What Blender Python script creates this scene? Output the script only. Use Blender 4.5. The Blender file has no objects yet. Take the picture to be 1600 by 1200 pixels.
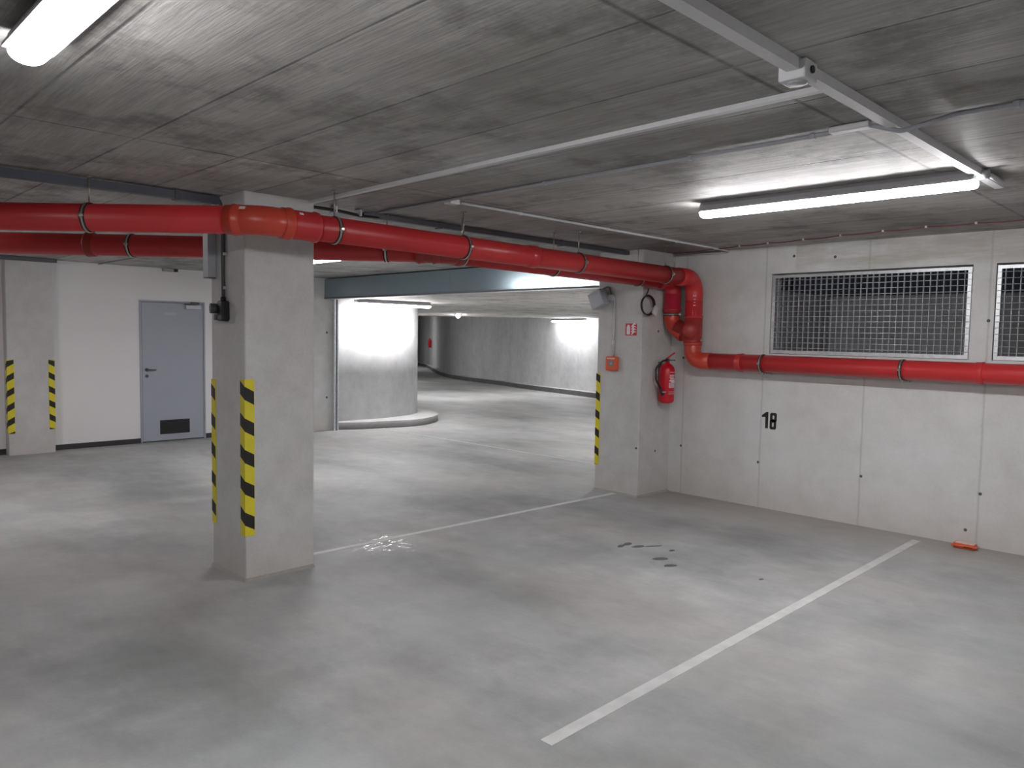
import bpy, bmesh, math, random
from mathutils import Vector, Matrix
random.seed(4)
sc = bpy.context.scene
COL = sc.collection

# ---------------------------------------------------------------- camera
cam_d = bpy.data.cameras.new('camera')
cam = bpy.data.objects.new('camera', cam_d)
COL.objects.link(cam)
cam_d.sensor_width = 36.0
cam_d.lens = 1192.0 / 1600.0 * 36.0
cam_d.clip_start = 0.05
cam_d.clip_end = 200
F = 1192.0
cy_ = Vector((-1189, -96, F)).normalized()
cx_ = Vector((1200, -55, F)); cx_ = (cx_ - cx_.dot(cy_) * cy_).normalized()
cz_ = cx_.cross(cy_)
if cz_.y > 0: cz_ = -cz_
EYE = Vector((0, 0, 1.62))
right = Vector((cx_.x, cy_.x, cz_.x)); down = Vector((cx_.y, cy_.y, cz_.y)); fwd = Vector((cx_.z, cy_.z, cz_.z))
m = Matrix.Identity(4)
for i in range(3):
    m[i][0] = right[i]; m[i][1] = -down[i]; m[i][2] = -fwd[i]; m[i][3] = EYE[i]
cam.matrix_world = m
sc.camera = cam

# ---------------------------------------------------------------- world and exposure
w = bpy.data.worlds.new('night'); sc.world = w; w.use_nodes = True
w.node_tree.nodes['Background'].inputs[0].default_value = (0.55, 0.6, 0.75, 1)
w.node_tree.nodes['Background'].inputs[1].default_value = 0.01
sc.view_settings.view_transform = 'Standard'
sc.view_settings.look = 'None'
sc.view_settings.gamma = 1
sc.view_settings.use_curve_mapping = False
sc.view_settings.exposure = 0.50
LAMP = 60.0          # radiance of the tube lamps' diffusers
CEIL = 2.5

# ---------------------------------------------------------------- materials
def new_mat(name):
    mt = bpy.data.materials.new(name); mt.use_nodes = True
    nt = mt.node_tree
    return mt, nt, nt.nodes['Principled BSDF']

def math_n(nt, op, a, b=None, c=None):
    n = nt.nodes.new('ShaderNodeMath'); n.operation = op
    for i, v in enumerate((a, b, c)):
        if v is None: continue
        if hasattr(v, 'links'): nt.links.new(v, n.inputs[i])
        else: n.inputs[i].default_value = v
    return n.outputs[0]

def noise(nt, vec, scale, detail=4, rough=0.55, stretch=None, offset=(0, 0, 0)):
    mp = nt.nodes.new('ShaderNodeMapping')
    mp.inputs['Scale'].default_value = stretch or (1, 1, 1)
    mp.inputs['Location'].default_value = offset
    nt.links.new(vec, mp.inputs['Vector'])
    n = nt.nodes.new('ShaderNodeTexNoise')
    n.inputs['Scale'].default_value = scale
    n.inputs['Detail'].default_value = detail
    n.inputs['Roughness'].default_value = rough
    nt.links.new(mp.outputs[0], n.inputs['Vector'])
    return n.outputs['Fac']

def ramp(nt, fac, stops):
    r = nt.nodes.new('ShaderNodeValToRGB')
    els = r.color_ramp.elements
    while len(els) < len(stops): els.new(0.5)
    for e, (p, c) in zip(els, stops):
        e.position = p; e.color = (c[0], c[1], c[2], 1) if len(c) == 3 else c
    nt.links.new(fac, r.inputs[0])
    return r.outputs[0]

def mixc(nt, fac, a, b, mode='MIX'):
    n = nt.nodes.new('ShaderNodeMix'); n.data_type = 'RGBA'; n.blend_type = mode
    def s(sock, v):
        if hasattr(v, 'links'): nt.links.new(v, sock)
        else: sock.default_value = v if not isinstance(v, tuple) or len(v) == 4 else (*v, 1)
    s(n.inputs[0], fac); s(n.inputs[6], a); s(n.inputs[7], b)
    return n.outputs[2]

def grey(v, t=(1, 1, 1)): return (v * t[0], v * t[1], v * t[2])

def simple(name, col, rough=0.5, metal=0.0, var=0.06, scale=30, bump=0.0, spec=0.5):
    mt, nt, b = new_mat(name)
    tc = nt.nodes.new('ShaderNodeTexCoord')
    f = noise(nt, tc.outputs['Object'], scale, 3)
    c = ramp(nt, f, [(0.3, tuple(x * (1 - var) for x in col)), (0.7, tuple(min(1, x * (1 + var)) for x in col))])
    nt.links.new(c, b.inputs['Base Color'])
    b.inputs['Roughness'].default_value = rough
    b.inputs['Metallic'].default_value = metal
    b.inputs['Specular IOR Level'].default_value = spec
    if bump:
        bp = nt.nodes.new('ShaderNodeBump'); bp.inputs['Strength'].default_value = bump; bp.inputs['Distance'].default_value = 0.01
        nt.links.new(f, bp.inputs['Height']); nt.links.new(bp.outputs[0], b.inputs['Normal'])
    return mt

def concrete(name, lo, hi, tint=(1, .985, .95), seams=(), streak=None, rough=0.75, dirt=0.25, low_dirt=False, top_stain=False, seam_dark=0.84, seam_w=0.006):
    """smooth cast concrete; seams = [(axis index, coordinate, ...)] of formwork joints"""
    mt, nt, b = new_mat(name)
    g = nt.nodes.new('ShaderNodeNewGeometry'); pos = g.outputs['Position']
    f1 = noise(nt, pos, 0.9, 5, 0.6)
    f2 = noise(nt, pos, 6.0, 6, 0.65, offset=(4, 2, 7))
    f3 = noise(nt, pos, 55, 3, 0.6)
    c = ramp(nt, f1, [(0.3, grey(lo, tint)), (0.7, grey(hi, (1, 1, 1)))])
    c = mixc(nt, 0.55, c, ramp(nt, f2, [(0.25, grey(0.36)), (0.6, grey(0.52)), (0.8, grey(0.58))]), 'OVERLAY')
    c = mixc(nt, 0.25, c, ramp(nt, f3, [(0.3, grey(0.40)), (0.6, grey(0.55))]), 'OVERLAY')
    if streak:
        f4 = noise(nt, pos, 1.0, 5, 0.7, stretch=streak)
        c = mixc(nt, 0.5, c, ramp(nt, f4, [(0.3, grey(0.36)), (0.7, grey(0.60))]), 'OVERLAY')
    # small pits
    vo = nt.nodes.new('ShaderNodeTexVoronoi'); vo.inputs['Scale'].default_value = 14
    nt.links.new(pos, vo.inputs['Vector'])
    pit = math_n(nt, 'LESS_THAN', vo.outputs['Distance'], math_n(nt, 'MULTIPLY', math_n(nt, 'SUBTRACT', f2, 0.5), 0.45))
    c = mixc(nt, math_n(nt, 'MULTIPLY', pit, 0.35), c, grey(0.12))
    sep = nt.nodes.new('ShaderNodeSeparateXYZ'); nt.links.new(pos, sep.inputs[0])
    tot = None
    for ax, co in seams:
        d = math_n(nt, 'ABSOLUTE', math_n(nt, 'SUBTRACT', math_n(nt, 'ADD', sep.outputs[ax], math_n(nt, 'MULTIPLY', math_n(nt, 'SUBTRACT', f2, 0.5), 0.02)), co))
        mr = nt.nodes.new('ShaderNodeMapRange'); mr.inputs[1].default_value = 0.0; mr.inputs[2].default_value = seam_w * 2.2
        mr.inputs[3].default_value = 1.0; mr.inputs[4].default_value = 0.0
        nt.links.new(d, mr.inputs[0])
        tot = mr.outputs[0] if tot is None else math_n(nt, 'MAXIMUM', tot, mr.outputs[0])
    if tot is not None:
        c = mixc(nt, math_n(nt, 'MULTIPLY', tot, 1 - seam_dark + 0.1), c, grey(0.10))
    if top_stain:
        # brownish board marks above the openings
        f7 = noise(nt, pos, 1.0, 5, 0.7, stretch=(1, .9, 7))
        tz = nt.nodes.new('ShaderNodeMapRange'); tz.inputs[1].default_value = 2.20; tz.inputs[2].default_value = 2.30
        tz.inputs[3].default_value = 0.0; tz.inputs[4].default_value = 1.0
        nt.links.new(sep.outputs[2], tz.inputs[0])
        ty = math_n(nt, 'LESS_THAN', sep.outputs[1], 3.2)
        c = mixc(nt, math_n(nt, 'MULTIPLY', math_n(nt, 'MULTIPLY', tz.outputs[0], ty), ramp(nt, f7, [(0.42, grey(0)), (0.62, grey(0.55))])), c, (0.36, 0.31, 0.25))
    if low_dirt:
        # splashed dirt band along the foot, with a ragged top edge
        zz = math_n(nt, 'ADD', sep.outputs[2], math_n(nt, 'MULTIPLY', f1, -0.5))
        mr = nt.nodes.new('ShaderNodeMapRange'); mr.inputs[1].default_value = -0.30; mr.inputs[2].default_value = 0.10
        mr.inputs[3].default_value = 0.30; mr.inputs[4].default_value = 0.0
        nt.links.new(zz, mr.inputs[0])
        c = mixc(nt, mr.outputs[0], c, (0.42, 0.35, 0.30))
    nt.links.new(c, b.inputs['Base Color'])
    b.inputs['Roughness'].default_value = rough
    b.inputs['Specular IOR Level'].default_value = 0.3
    bp = nt.nodes.new('ShaderNodeBump'); bp.inputs['Strength'].default_value = 0.25; bp.inputs['Distance'].default_value = 0.006
    nt.links.new(f2, bp.inputs['Height']); nt.links.new(bp.outputs[0], b.inputs['Normal'])
    return mt

def ceiling_mat(name, lo, hi, w_=0.495, x0=0.795, y0=1.30, ly=2.48):
    """slab cast on boards: seams along Y every half metre, cross joints every 2.5 m"""
    mt, nt, b = new_mat(name)
    g = nt.nodes.new('ShaderNodeNewGeometry'); pos = g.outputs['Position']
    sep = nt.nodes.new('ShaderNodeSeparateXYZ'); nt.links.new(pos, sep.inputs[0])
    X, Y = sep.outputs[0], sep.outputs[1]
    u = math_n(nt, 'DIVIDE', math_n(nt, 'SUBTRACT', X, x0), w_)
    v = math_n(nt, 'DIVIDE', math_n(nt, 'SUBTRACT', Y, y0), ly)
    iu, iv = math_n(nt, 'FLOOR', u), math_n(nt, 'FLOOR', v)
    fu = math_n(nt, 'ABSOLUTE', math_n(nt, 'SUBTRACT', u, math_n(nt, 'ROUND', u)))
    fv = math_n(nt, 'ABSOLUTE', math_n(nt, 'SUBTRACT', v, math_n(nt, 'ROUND', v)))
    cmb = nt.nodes.new('ShaderNodeCombineXYZ'); nt.links.new(iu, cmb.inputs[0]); nt.links.new(iv, cmb.inputs[1])
    wn = nt.nodes.new('ShaderNodeTexWhiteNoise'); wn.noise_dimensions = '3D'; nt.links.new(cmb.outputs[0], wn.inputs[0])
    f1 = noise(nt, pos, 0.8, 5, 0.6)
    f2 = noise(nt, pos, 1.0, 6, 0.72, stretch=(16, 1.4, 1))
    f3 = noise(nt, pos, 1.0, 4, 0.7, stretch=(90, 4, 1))
    f4 = noise(nt, pos, 2.2, 6, 0.7, offset=(9, 3, 1))
    c = ramp(nt, f1, [(0.3, grey(lo, (1, .96, .90))), (0.7, grey(hi, (1, .98, .95)))])
    c = mixc(nt, 0.75, c, ramp(nt, wn.outputs[0], [(0.0, grey(0.40)), (1.0, grey(0.58))]), 'OVERLAY')
    c = mixc(nt, 0.65, c, ramp(nt, f2, [(0.3, grey(0.32)), (0.7, grey(0.62))]), 'OVERLAY')
    c = mixc(nt, 0.5, c, ramp(nt, f3, [(0.35, grey(0.34)), (0.65, grey(0.64))]), 'OVERLAY')
    stain = ramp(nt, f4, [(0.50, grey(0)), (0.63, grey(1))])
    c = mixc(nt, math_n(nt, 'MULTIPLY', stain, 0.55), c, grey(0.11, (1, .95, .86)))
    su = nt.nodes.new('ShaderNodeMapRange'); nt.links.new(fu, su.inputs[0])
    su.inputs[1].default_value = 0.004; su.inputs[2].default_value = 0.018; su.inputs[3].default_value = 1; su.inputs[4].default_value = 0
    sv = nt.nodes.new('ShaderNodeMapRange'); nt.links.new(fv, sv.inputs[0])
    sv.inputs[1].default_value = 0.001; sv.inputs[2].default_value = 0.006; sv.inputs[3].default_value = 1; sv.inputs[4].default_value = 0
    seam = math_n(nt, 'MAXIMUM', su.outputs[0], sv.outputs[0])
    seam = math_n(nt, 'MULTIPLY', seam, ramp(nt, f4, [(0.35, grey(0.25)), (0.6, grey(0.85))]))
    c = mixc(nt, seam, c, grey(0.07))
    nt.links.new(c, b.inputs['Base Color'])
    b.inputs['Roughness'].default_value = 0.6
    b.inputs['Specular IOR Level'].default_value = 0.3
    h = math_n(nt, 'ADD', math_n(nt, 'MULTIPLY', f3, 0.6), math_n(nt, 'MULTIPLY', seam, -0.8))
    bp = nt.nodes.new('ShaderNodeBump'); bp.inputs['Strength'].default_value = 0.5; bp.inputs['Distance'].default_value = 0.008
    nt.links.new(h, bp.inputs['Height']); nt.links.new(bp.outputs[0], b.inputs['Normal'])
    return mt

def floor_mat(name):
    mt, nt, b = new_mat(name)
    g = nt.nodes.new('ShaderNodeNewGeometry'); pos = g.outputs['Position']
    f1 = noise(nt, pos, 0.55, 5, 0.55, stretch=(1.5, 0.8, 1))
    f2 = noise(nt, pos, 1.7, 6, 0.6, offset=(3, 8, 0), stretch=(1, 1.6, 1))
    f3 = noise(nt, pos, 60, 3, 0.6)
    f4 = noise(nt, pos, 0.7, 4, 0.5, offset=(11, 4, 0), stretch=(1.5, 0.7, 1))
    f5 = noise(nt, pos, 5, 7, 0.7, stretch=(1.4, .7, 1))
    c = ramp(nt, f1, [(0.34, (0.245, 0.255, 0.25)), (0.48, (0.36, 0.365, 0.36)), (0.66, (0.44, 0.44, 0.43))])
    c = mixc(nt, 0.75, c, ramp(nt, f2, [(0.3, grey(0.37)), (0.7, grey(0.58))]), 'OVERLAY')
    c = mixc(nt, 0.18, c, ramp(nt, f3, [(0.3, grey(0.40)), (0.6, grey(0.55))]), 'OVERLAY')
    c = mixc(nt, 0.45, c, ramp(nt, f5, [(0.3, grey(0.38)), (0.7, grey(0.60))]), 'OVERLAY')
    c = mixc(nt, ramp(nt, f4, [(0.45, grey(0)), (0.7, grey(0.35))]), c, (0.42, 0.385, 0.35))
    f8 = noise(nt, pos, 1.15, 7, 0.68, offset=(2.2, 6.1, 0), stretch=(1.5, .75, 1))
    c = mixc(nt, ramp(nt, f8, [(0.50, grey(0)), (0.68, grey(0.38))]), c, (0.22, 0.21, 0.205))
    f9 = noise(nt, pos, 0.8, 6, 0.6, offset=(7.2, 1.1, 0), stretch=(1.2, .9, 1))
    c = mixc(nt, ramp(nt, f9, [(0.50, grey(0)), (0.72, grey(0.35))]), c, (0.40, 0.445, 0.455))
    # dust swept against the right-hand wall
    sep = nt.nodes.new('ShaderNodeSeparateXYZ'); nt.links.new(pos, sep.inputs[0])
    dx = math_n(nt, 'ADD', math_n(nt, 'ABSOLUTE', math_n(nt, 'SUBTRACT', sep.outputs[0], 6.87)), math_n(nt, 'MULTIPLY', f2, -0.7))
    mr = nt.nodes.new('ShaderNodeMapRange'); nt.links.new(dx, mr.inputs[0])
    mr.inputs[1].default_value = -0.3; mr.inputs[2].default_value = 0.35; mr.inputs[3].default_value = 0.5; mr.inputs[4].default_value = 0
    nearx = math_n(nt, 'LESS_THAN', sep.outputs[1], 4.6)
    c = mixc(nt, math_n(nt, 'MULTIPLY', mr.outputs[0], nearx), c, (0.36, 0.30, 0.25))
    nt.links.new(c, b.inputs['Base Color'])
    r = ramp(nt, f2, [(0.3, grey(0.50)), (0.7, grey(0.72))])
    # thin wet film by the line beside the front pillar
    d = nt.nodes.new('ShaderNodeVectorMath'); d.operation = 'DISTANCE'; nt.links.new(pos, d.inputs[0]); d.inputs[1].default_value = (3.42, 4.80, 0)
    f6 = noise(nt, pos, 14, 5, 0.75, stretch=(1, 1.8, 1))
    wet = math_n(nt, 'MULTIPLY', ramp(nt, d.outputs['Value'], [(0.15, grey(1)), (0.42, grey(0))]), ramp(nt, f6, [(0.52, grey(0)), (0.60, grey(1))]))
    r = mixc(nt, wet, r, grey(0.15))
    nt.links.new(r, b.inputs['Roughness'])
    b.inputs['Specular IOR Level'].default_value = 0.4
    bp = nt.nodes.new('ShaderNodeBump'); bp.inputs['Strength'].default_value = 0.12; bp.inputs['Distance'].default_value = 0.004
    nt.links.new(f5, bp.inputs['Height']); nt.links.new(bp.outputs[0], b.inputs['Normal'])
    return mt

def emit(name, strength, col=(1, 1, 1)):
    mt, nt, b = new_mat(name)
    b.inputs['Base Color'].default_value = (0.9, 0.9, 0.9, 1)
    b.inputs['Emission Color'].default_value = (*col, 1)
    b.inputs['Emission Strength'].default_value = strength
    b.inputs['Roughness'].default_value = 0.4
    return mt

M = {}
M['floor'] = floor_mat('floor_concrete')
M['ceiling'] = ceiling_mat('board_cast_ceiling', 0.31, 0.52)
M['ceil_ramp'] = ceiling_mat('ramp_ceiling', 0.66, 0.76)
M['wall'] = concrete('wall_concrete', 0.60, 0.68, seams=[(1, 4.36), (1, 3.485), (1, 2.54), (1, 1.62), (1, 0.70), (1, -0.2)], low_dirt=True, top_stain=True)
M['pillar'] = concrete('pillar_concrete', 0.54, 0.61, low_dirt=True)
M['pier'] = concrete('pier_concrete', 0.52, 0.59, tint=(1, .985, .95), seams=[(1, 4.36)], low_dirt=True)
M['ramp_wall'] = concrete('ramp_wall_concrete', 0.52, 0.60, tint=(.97, .98, 1), streak=(1.2, 1.2, .25))
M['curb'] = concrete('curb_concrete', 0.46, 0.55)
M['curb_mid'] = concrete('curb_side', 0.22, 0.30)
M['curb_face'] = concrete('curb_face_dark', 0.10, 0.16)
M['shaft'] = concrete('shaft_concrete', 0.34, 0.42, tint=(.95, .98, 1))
M['plaster'] = simple('white_plaster', (0.78, 0.765, 0.77), 0.8, var=0.02, scale=1.2)
M['skirting'] = simple('dark_skirting', (0.035, 0.03, 0.032), 0.5)
M['door'] = simple('door_paint', (0.36, 0.385, 0.44), 0.45, var=0.02, scale=2)
M['door_frame'] = simple('door_frame_paint', (0.33, 0.355, 0.41), 0.45, var=0.02)
M['black'] = simple('black_plastic', (0.012, 0.011, 0.012), 0.45)
M['dark_slats'] = simple('dark_vent_slats', (0.05, 0.052, 0.056), 0.5)
M['plate'] = simple('pale_plate', (0.42, 0.46, 0.52), 0.4)
M['silver'] = simple('closer_silver', (0.55, 0.55, 0.55), 0.35, 0.3)
M['red_pipe'] = simple('red_brown_pipe', (0.55, 0.030, 0.034), 0.36, var=0.05, scale=3)
M['orange_fit'] = simple('orange_fitting', (0.54, 0.055, 0.030), 0.36, var=0.05, scale=4)
M['dark_fit'] = simple('dull_red_fitting', (0.34, 0.030, 0.024), 0.42, var=0.04, scale=4)
M['steel'] = simple('zinc_steel', (0.50, 0.47, 0.43), 0.28, 0.85, var=0.08)
M['rubber'] = simple('clamp_rubber', (0.02, 0.02, 0.02), 0.7)
M['white_pvc'] = simple('white_plastic', (0.62, 0.62, 0.63), 0.45, var=0.03)
M['grey_pvc'] = simple('grey_plastic', (0.36, 0.37, 0.40), 0.5, var=0.04)
M['dark_conduit'] = simple('dark_grey_conduit', (0.085, 0.088, 0.10), 0.5, var=0.05)
M['blue_tray'] = simple('blue_grey_tray', (0.10, 0.11, 0.14), 0.5, 0.2, var=0.05)
M['cabinet'] = simple('blue_grey_box', (0.42, 0.44, 0.48), 0.5, var=0.03)
M['lamp_body'] = simple('lamp_housing', (0.40, 0.39, 0.41), 0.5, var=0.03)
M['lamp'] = emit('lit_diffuser', LAMP, (1.0, 0.985, 1.0))
M['yellow'] = simple('warning_yellow', (0.72, 0.62, 0.03), 0.5, var=0.05, scale=12)
M['stripe'] = simple('warning_black', (0.012, 0.010, 0.009), 0.55)
M['paint'] = simple('floor_line_paint', (0.58, 0.58, 0.57), 0.6, var=0.10, scale=9)
M['number'] = simple('stencil_black', (0.018, 0.018, 0.016), 0.7)
M['beam'] = simple('blue_grey_sheet', (0.27, 0.34, 0.38), 0.20, 0.7, var=0.04, scale=2)
M['galv'] = simple('galvanised_steel', (0.62, 0.64, 0.66), 0.42, 0.55, var=0.12, scale=25)
M['galv_bar'] = simple('galvanised_bar', (0.46, 0.48, 0.53), 0.55, 0.15, var=0.1, scale=25)
M['red_paint'] = simple('extinguisher_red', (0.56, 0.006, 0.020), 0.3, var=0.03)
M['sign_red'] = simple('sign_red', (0.55, 0.012, 0.04), 0.45, var=0.02)
M['sign_white'] = simple('sign_white', (0.78, 0.72, 0.72), 0.5, var=0.02)
M['pink_print'] = simple('faded_print', (0.66, 0.38, 0.42), 0.5, var=0.1)
M['call'] = simple('call_point_orange', (0.72, 0.105, 0.045), 0.4, var=0.04)
M['call_in'] = simple('call_point_insert', (0.24, 0.20, 0.18), 0.4)
M['red_cable'] = simple('dull_red_cable', (0.15, 0.04, 0.038), 0.6)
M['hole'] = simple('tie_hole_grey', (0.10, 0.10, 0.095), 0.8)
M['spot'] = simple('damp_spot', (0.095, 0.10, 0.095), 0.30, var=0.1)
M['mastic'] = simple('joint_mastic', (0.33, 0.31, 0.28), 0.7)
M['drain'] = simple('drain_metal', (0.30, 0.30, 0.29), 0.5, 0.4)
M['packet'] = simple('orange_wrap', (0.72, 0.13, 0.055), 0.35, var=0.08)
M['packet_label'] = simple('pale_wrap_label', (0.72, 0.50, 0.42), 0.4, var=0.08)
M['bright_socket'] = simple('magenta_red_socket', (0.48, 0.022, 0.052), 0.4, var=0.04)

# ---------------------------------------------------------------- geometry helpers
def BM(): return bmesh.new()

def box(bm, x0, x1, y0, y1, z0, z1, mi=0):
    vs = [bm.verts.new((x, y, z)) for x in (x0, x1) for y in (y0, y1) for z in (z0, z1)]
    fs = [(0, 1, 3, 2), (4, 6, 7, 5), (0, 4, 5, 1), (2, 3, 7, 6), (0, 2, 6, 4), (1, 5, 7, 3)]
    out = []
    for f in fs:
        fc = bm.faces.new([vs[i] for i in f]); fc.material_index = mi; out.append(fc)
    return vs

def bev_box(bm, x0, x1, y0, y1, z0, z1, r=0.005, seg=2):
    t = bmesh.new(); box(t, x0, x1, y0, y1, z0, z1)
    bmesh.ops.recalc_face_normals(t, faces=t.faces)
    bmesh.ops.bevel(t, geom=t.edges[:], offset=r, segments=seg, affect='EDGES', profile=0.5)
    join(bm, t)

def join(bm, t, mat=None):
    me = bpy.data.meshes.new('tmp')
    t.to_mesh(me); t.free()
    if mat is not None: me.transform(mat)
    bm.from_mesh(me); bpy.data.meshes.remove(me)

def fillet(pts, r, seg=8):
    pts = [Vector(p) for p in pts]
    out = [pts[0]]
    for i in range(1, len(pts) - 1):
        a, b, c = pts[i - 1], pts[i], pts[i + 1]
        d1, d2 = (a - b), (c - b)
        l1, l2 = d1.length, d2.length
        d1.normalize(); d2.normalize()
        ang = d1.angle(d2)
        if ang > math.pi - 0.02: out.append(b); continue
        t = min(r / math.tan(ang / 2), l1 * 0.499, l2 * 0.499)
        rr = t * math.tan(ang / 2)
        p1 = b + d1 * t
        ctr = b + (d1 + d2).normalized() * (rr / math.sin(ang / 2))
        v1 = p1 - ctr; p2 = b + d2 * t; v2 = p2 - ctr
        tot = v1.angle(v2)
        for k in range(seg + 1):
            s = k / seg
            out.append(ctr + (v1 * math.sin((1 - s) * tot) + v2 * math.sin(s * tot)) / math.sin(tot))
    out.append(pts[-1])
    return out

def sweep(bm, pts, r, n=16, caps=True, smooth=True, squash=None):
    """round bar along a polyline; r a number or one radius per point"""
    pts = [Vector(p) for p in pts]
    rs = r if isinstance(r, (list, tuple)) else [r] * len(pts)
    tang = []
    for i in range(len(pts)):
        a = pts[max(i - 1, 0)]; b = pts[min(i + 1, len(pts) - 1)]
        tang.append((b - a).normalized())
    up = Vector((0, 0, 1)) if abs(tang[0].z) < 0.9 else Vector((0, 1, 0))
    nrm = (up - up.dot(tang[0]) * tang[0]).normalized()
    rings = []
    for i, p in enumerate(pts):
        if i:
            q = tang[i - 1].rotation_difference(tang[i]); nrm = q @ nrm
            nrm = (nrm - nrm.dot(tang[i]) * tang[i]).normalized()
        bn = tang[i].cross(nrm)
        rings.append([bm.verts.new(p + (nrm * math.cos(2 * math.pi * k / n) + bn * math.sin(2 * math.pi * k / n)) * rs[i]) for k in range(n)])
    for a, b in zip(rings, rings[1:]):
        for k in range(n):
            f = bm.faces.new((a[k], a[(k + 1) % n], b[(k + 1) % n], b[k])); f.smooth = smooth
    if caps:
        bm.faces.new(rings[0][::-1]); bm.faces.new(rings[-1])

def cyl(bm, a, b, r, n=16): sweep(bm, [a, b], r, n)

def lathe(bm, prof, ctr, axis=Vector((0, 0, 1)), n=24):
    """prof = [(radius, along)]"""
    axis = Vector(axis).normalized(); c = Vector(ctr)
    u = axis.orthogonal().normalized(); v = axis.cross(u)
    rings = []
    for r, h in prof:
        if r < 1e-5: rings.append([bm.verts.new(c + axis * h)])
        else: rings.append([bm.verts.new(c + axis * h + (u * math.cos(2 * math.pi * k / n) + v * math.sin(2 * math.pi * k / n)) * r) for k in range(n)])
    for a, b in zip(rings, rings[1:]):
        for k in range(n):
            k2 = (k + 1) % n
            vs = [a[0], b[k2], b[k]] if len(a) == 1 else ([a[k], a[k2], b[0]] if len(b) == 1 else [a[k], a[k2], b[k2], b[k]])
            f = bm.faces.new(vs); f.smooth = True

def prism(bm, poly, mapf, d0, d1, mi=0):
    """extrude a 2-D polygon; mapf(u, v, d) -> point"""
    a = [bm.verts.new(mapf(u, v, d0)) for u, v in poly]
    b = [bm.verts.new(mapf(u, v, d1)) for u, v in poly]
    f = [bm.faces.new(a), bm.faces.new(b[::-1])]
    for i in range(len(poly)):
        j = (i + 1) % len(poly)
        f.append(bm.faces.new((a[j], a[i], b[i], b[j])))
    for x in f: x.material_index = mi

def wloc(o):
    v = Vector(o.location)
    while o.parent: o = o.parent; v += o.location
    return v

def obj(name, bm, mats, parent=None, origin=None, label=None):
    bmesh.ops.recalc_face_normals(bm, faces=bm.faces)
    me = bpy.data.meshes.new(name)
    base = Vector(origin) if origin is not None else (wloc(parent) if parent else Vector((0, 0, 0)))
    bm.to_mesh(me); bm.free()
    me.transform(Matrix.Translation(-base))
    for k in (mats if isinstance(mats, (list, tuple)) else [mats]): me.materials.append(M[k])
    o = bpy.data.objects.new(name, me); COL.objects.link(o)
    if parent:
        o.parent = parent
        o.location = base - wloc(parent)
    else: o.location = base
    if label: o['label'] = label
    return o

def tag(o, label, cat, group=None, kind=None):
    o['label'] = label; o['category'] = cat
    if group: o['group'] = group
    if kind: o['kind'] = kind
    return o

def thing(name, loc, label, cat, group=None):
    o = bpy.data.objects.new(name, None); COL.objects.link(o); o.location = loc
    o.empty_display_size = 0.1
    return tag(o, label, cat, group)

def struct(name, bm, mats, parent=None, origin=None):
    o = obj(name, bm, mats, parent, origin); o['kind'] = 'structure'; return o

def copy_tree(o, parent=None):
    c = o.copy(); COL.objects.link(c)
    if parent: c.parent = parent
    for ch in [x for x in COL.objects if x.parent == o]: copy_tree(ch, c)
    return c

# ---------------------------------------------------------------- the room
WX = 6.87      # inner face of the right-hand wall
FY = 11.37     # face of the plastered end wall
bm = BM(); box(bm, -4.2, 30, -6.2, 36, -0.2, 0); struct('floor', bm, 'floor')
bm = BM(); box(bm, -4.2, WX + .2, -6.2, FY + .3, CEIL, CEIL + .25); struct('ceiling', bm, 'ceiling')
bm = BM(); box(bm, -4.2, -4.0, -6.2, FY + .3, 0, CEIL); struct('wall_left', bm, 'wall')
bm = BM(); box(bm, -4.0, WX, -6.2, -6.0, 0, CEIL); struct('wall_back', bm, 'wall')

# right wall with two grated openings
WZ0, WZ1 = 1.49, 2.245
WIN = [(1.745, 3.43), (-0.10, 1.585)]
bm = BM()
box(bm, WX, WX + .2, -6.2, 5.08, 0, WZ0)
box(bm, WX, WX + .2, -6.2, 5.08, WZ1, CEIL)
ys = [-6.2, WIN[1][0], WIN[1][1], WIN[0][0], WIN[0][1], 5.08]
for a, b in ((0, 1), (2, 3), (4, 5)): box(bm, WX, WX + .2, ys[a], ys[b], WZ0, WZ1)
bmesh.ops.remove_doubles(bm, verts=bm.verts, dist=1e-4)
wall_r = struct('wall_right', bm, 'wall')
def tie_hole(parent, p, axis, r=0.013):
    bm = BM(); a = Vector(axis)
    lathe(bm, [(0, .0015), (r * .75, .0015), (r, .0005), (r, 0)], p, a, 12)
    o = obj('tie_hole', bm, 'hole', parent)
for y, z in ((3.50, .438), (2.53, .44), (1.61, .43), (1.70, .123), (1.62, 1.80), (3.22, 2.40), (2.84, 2.37), (4.37, .5), (3.52, 1.45), (4.37, 1.42), (.7, .43), (.7, 1.8)):
    tie_hole(wall_r, (WX, y, z), (-1, 0, 0))

# end wall, plastered white, with its skirting
bm = BM(); box(bm, -4.0, 3.885, FY, FY + .2, 0, CEIL); box(bm, 4.815, 6.86, FY, FY + .2, 0, CEIL); box(bm, 3.885, 4.815, FY, FY + .2, 2.035, CEIL)
bmesh.ops.remove_doubles(bm, verts=bm.verts, dist=1e-4)
struct('wall_far', bm, 'plaster')
bm = BM(); box(bm, -4.0, 3.885, FY - .012, FY, 0, .07); box(bm, 4.815, 6.4, FY - .012, FY, 0, .07)
struct('baseboard_far', bm, 'skirting')

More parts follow.
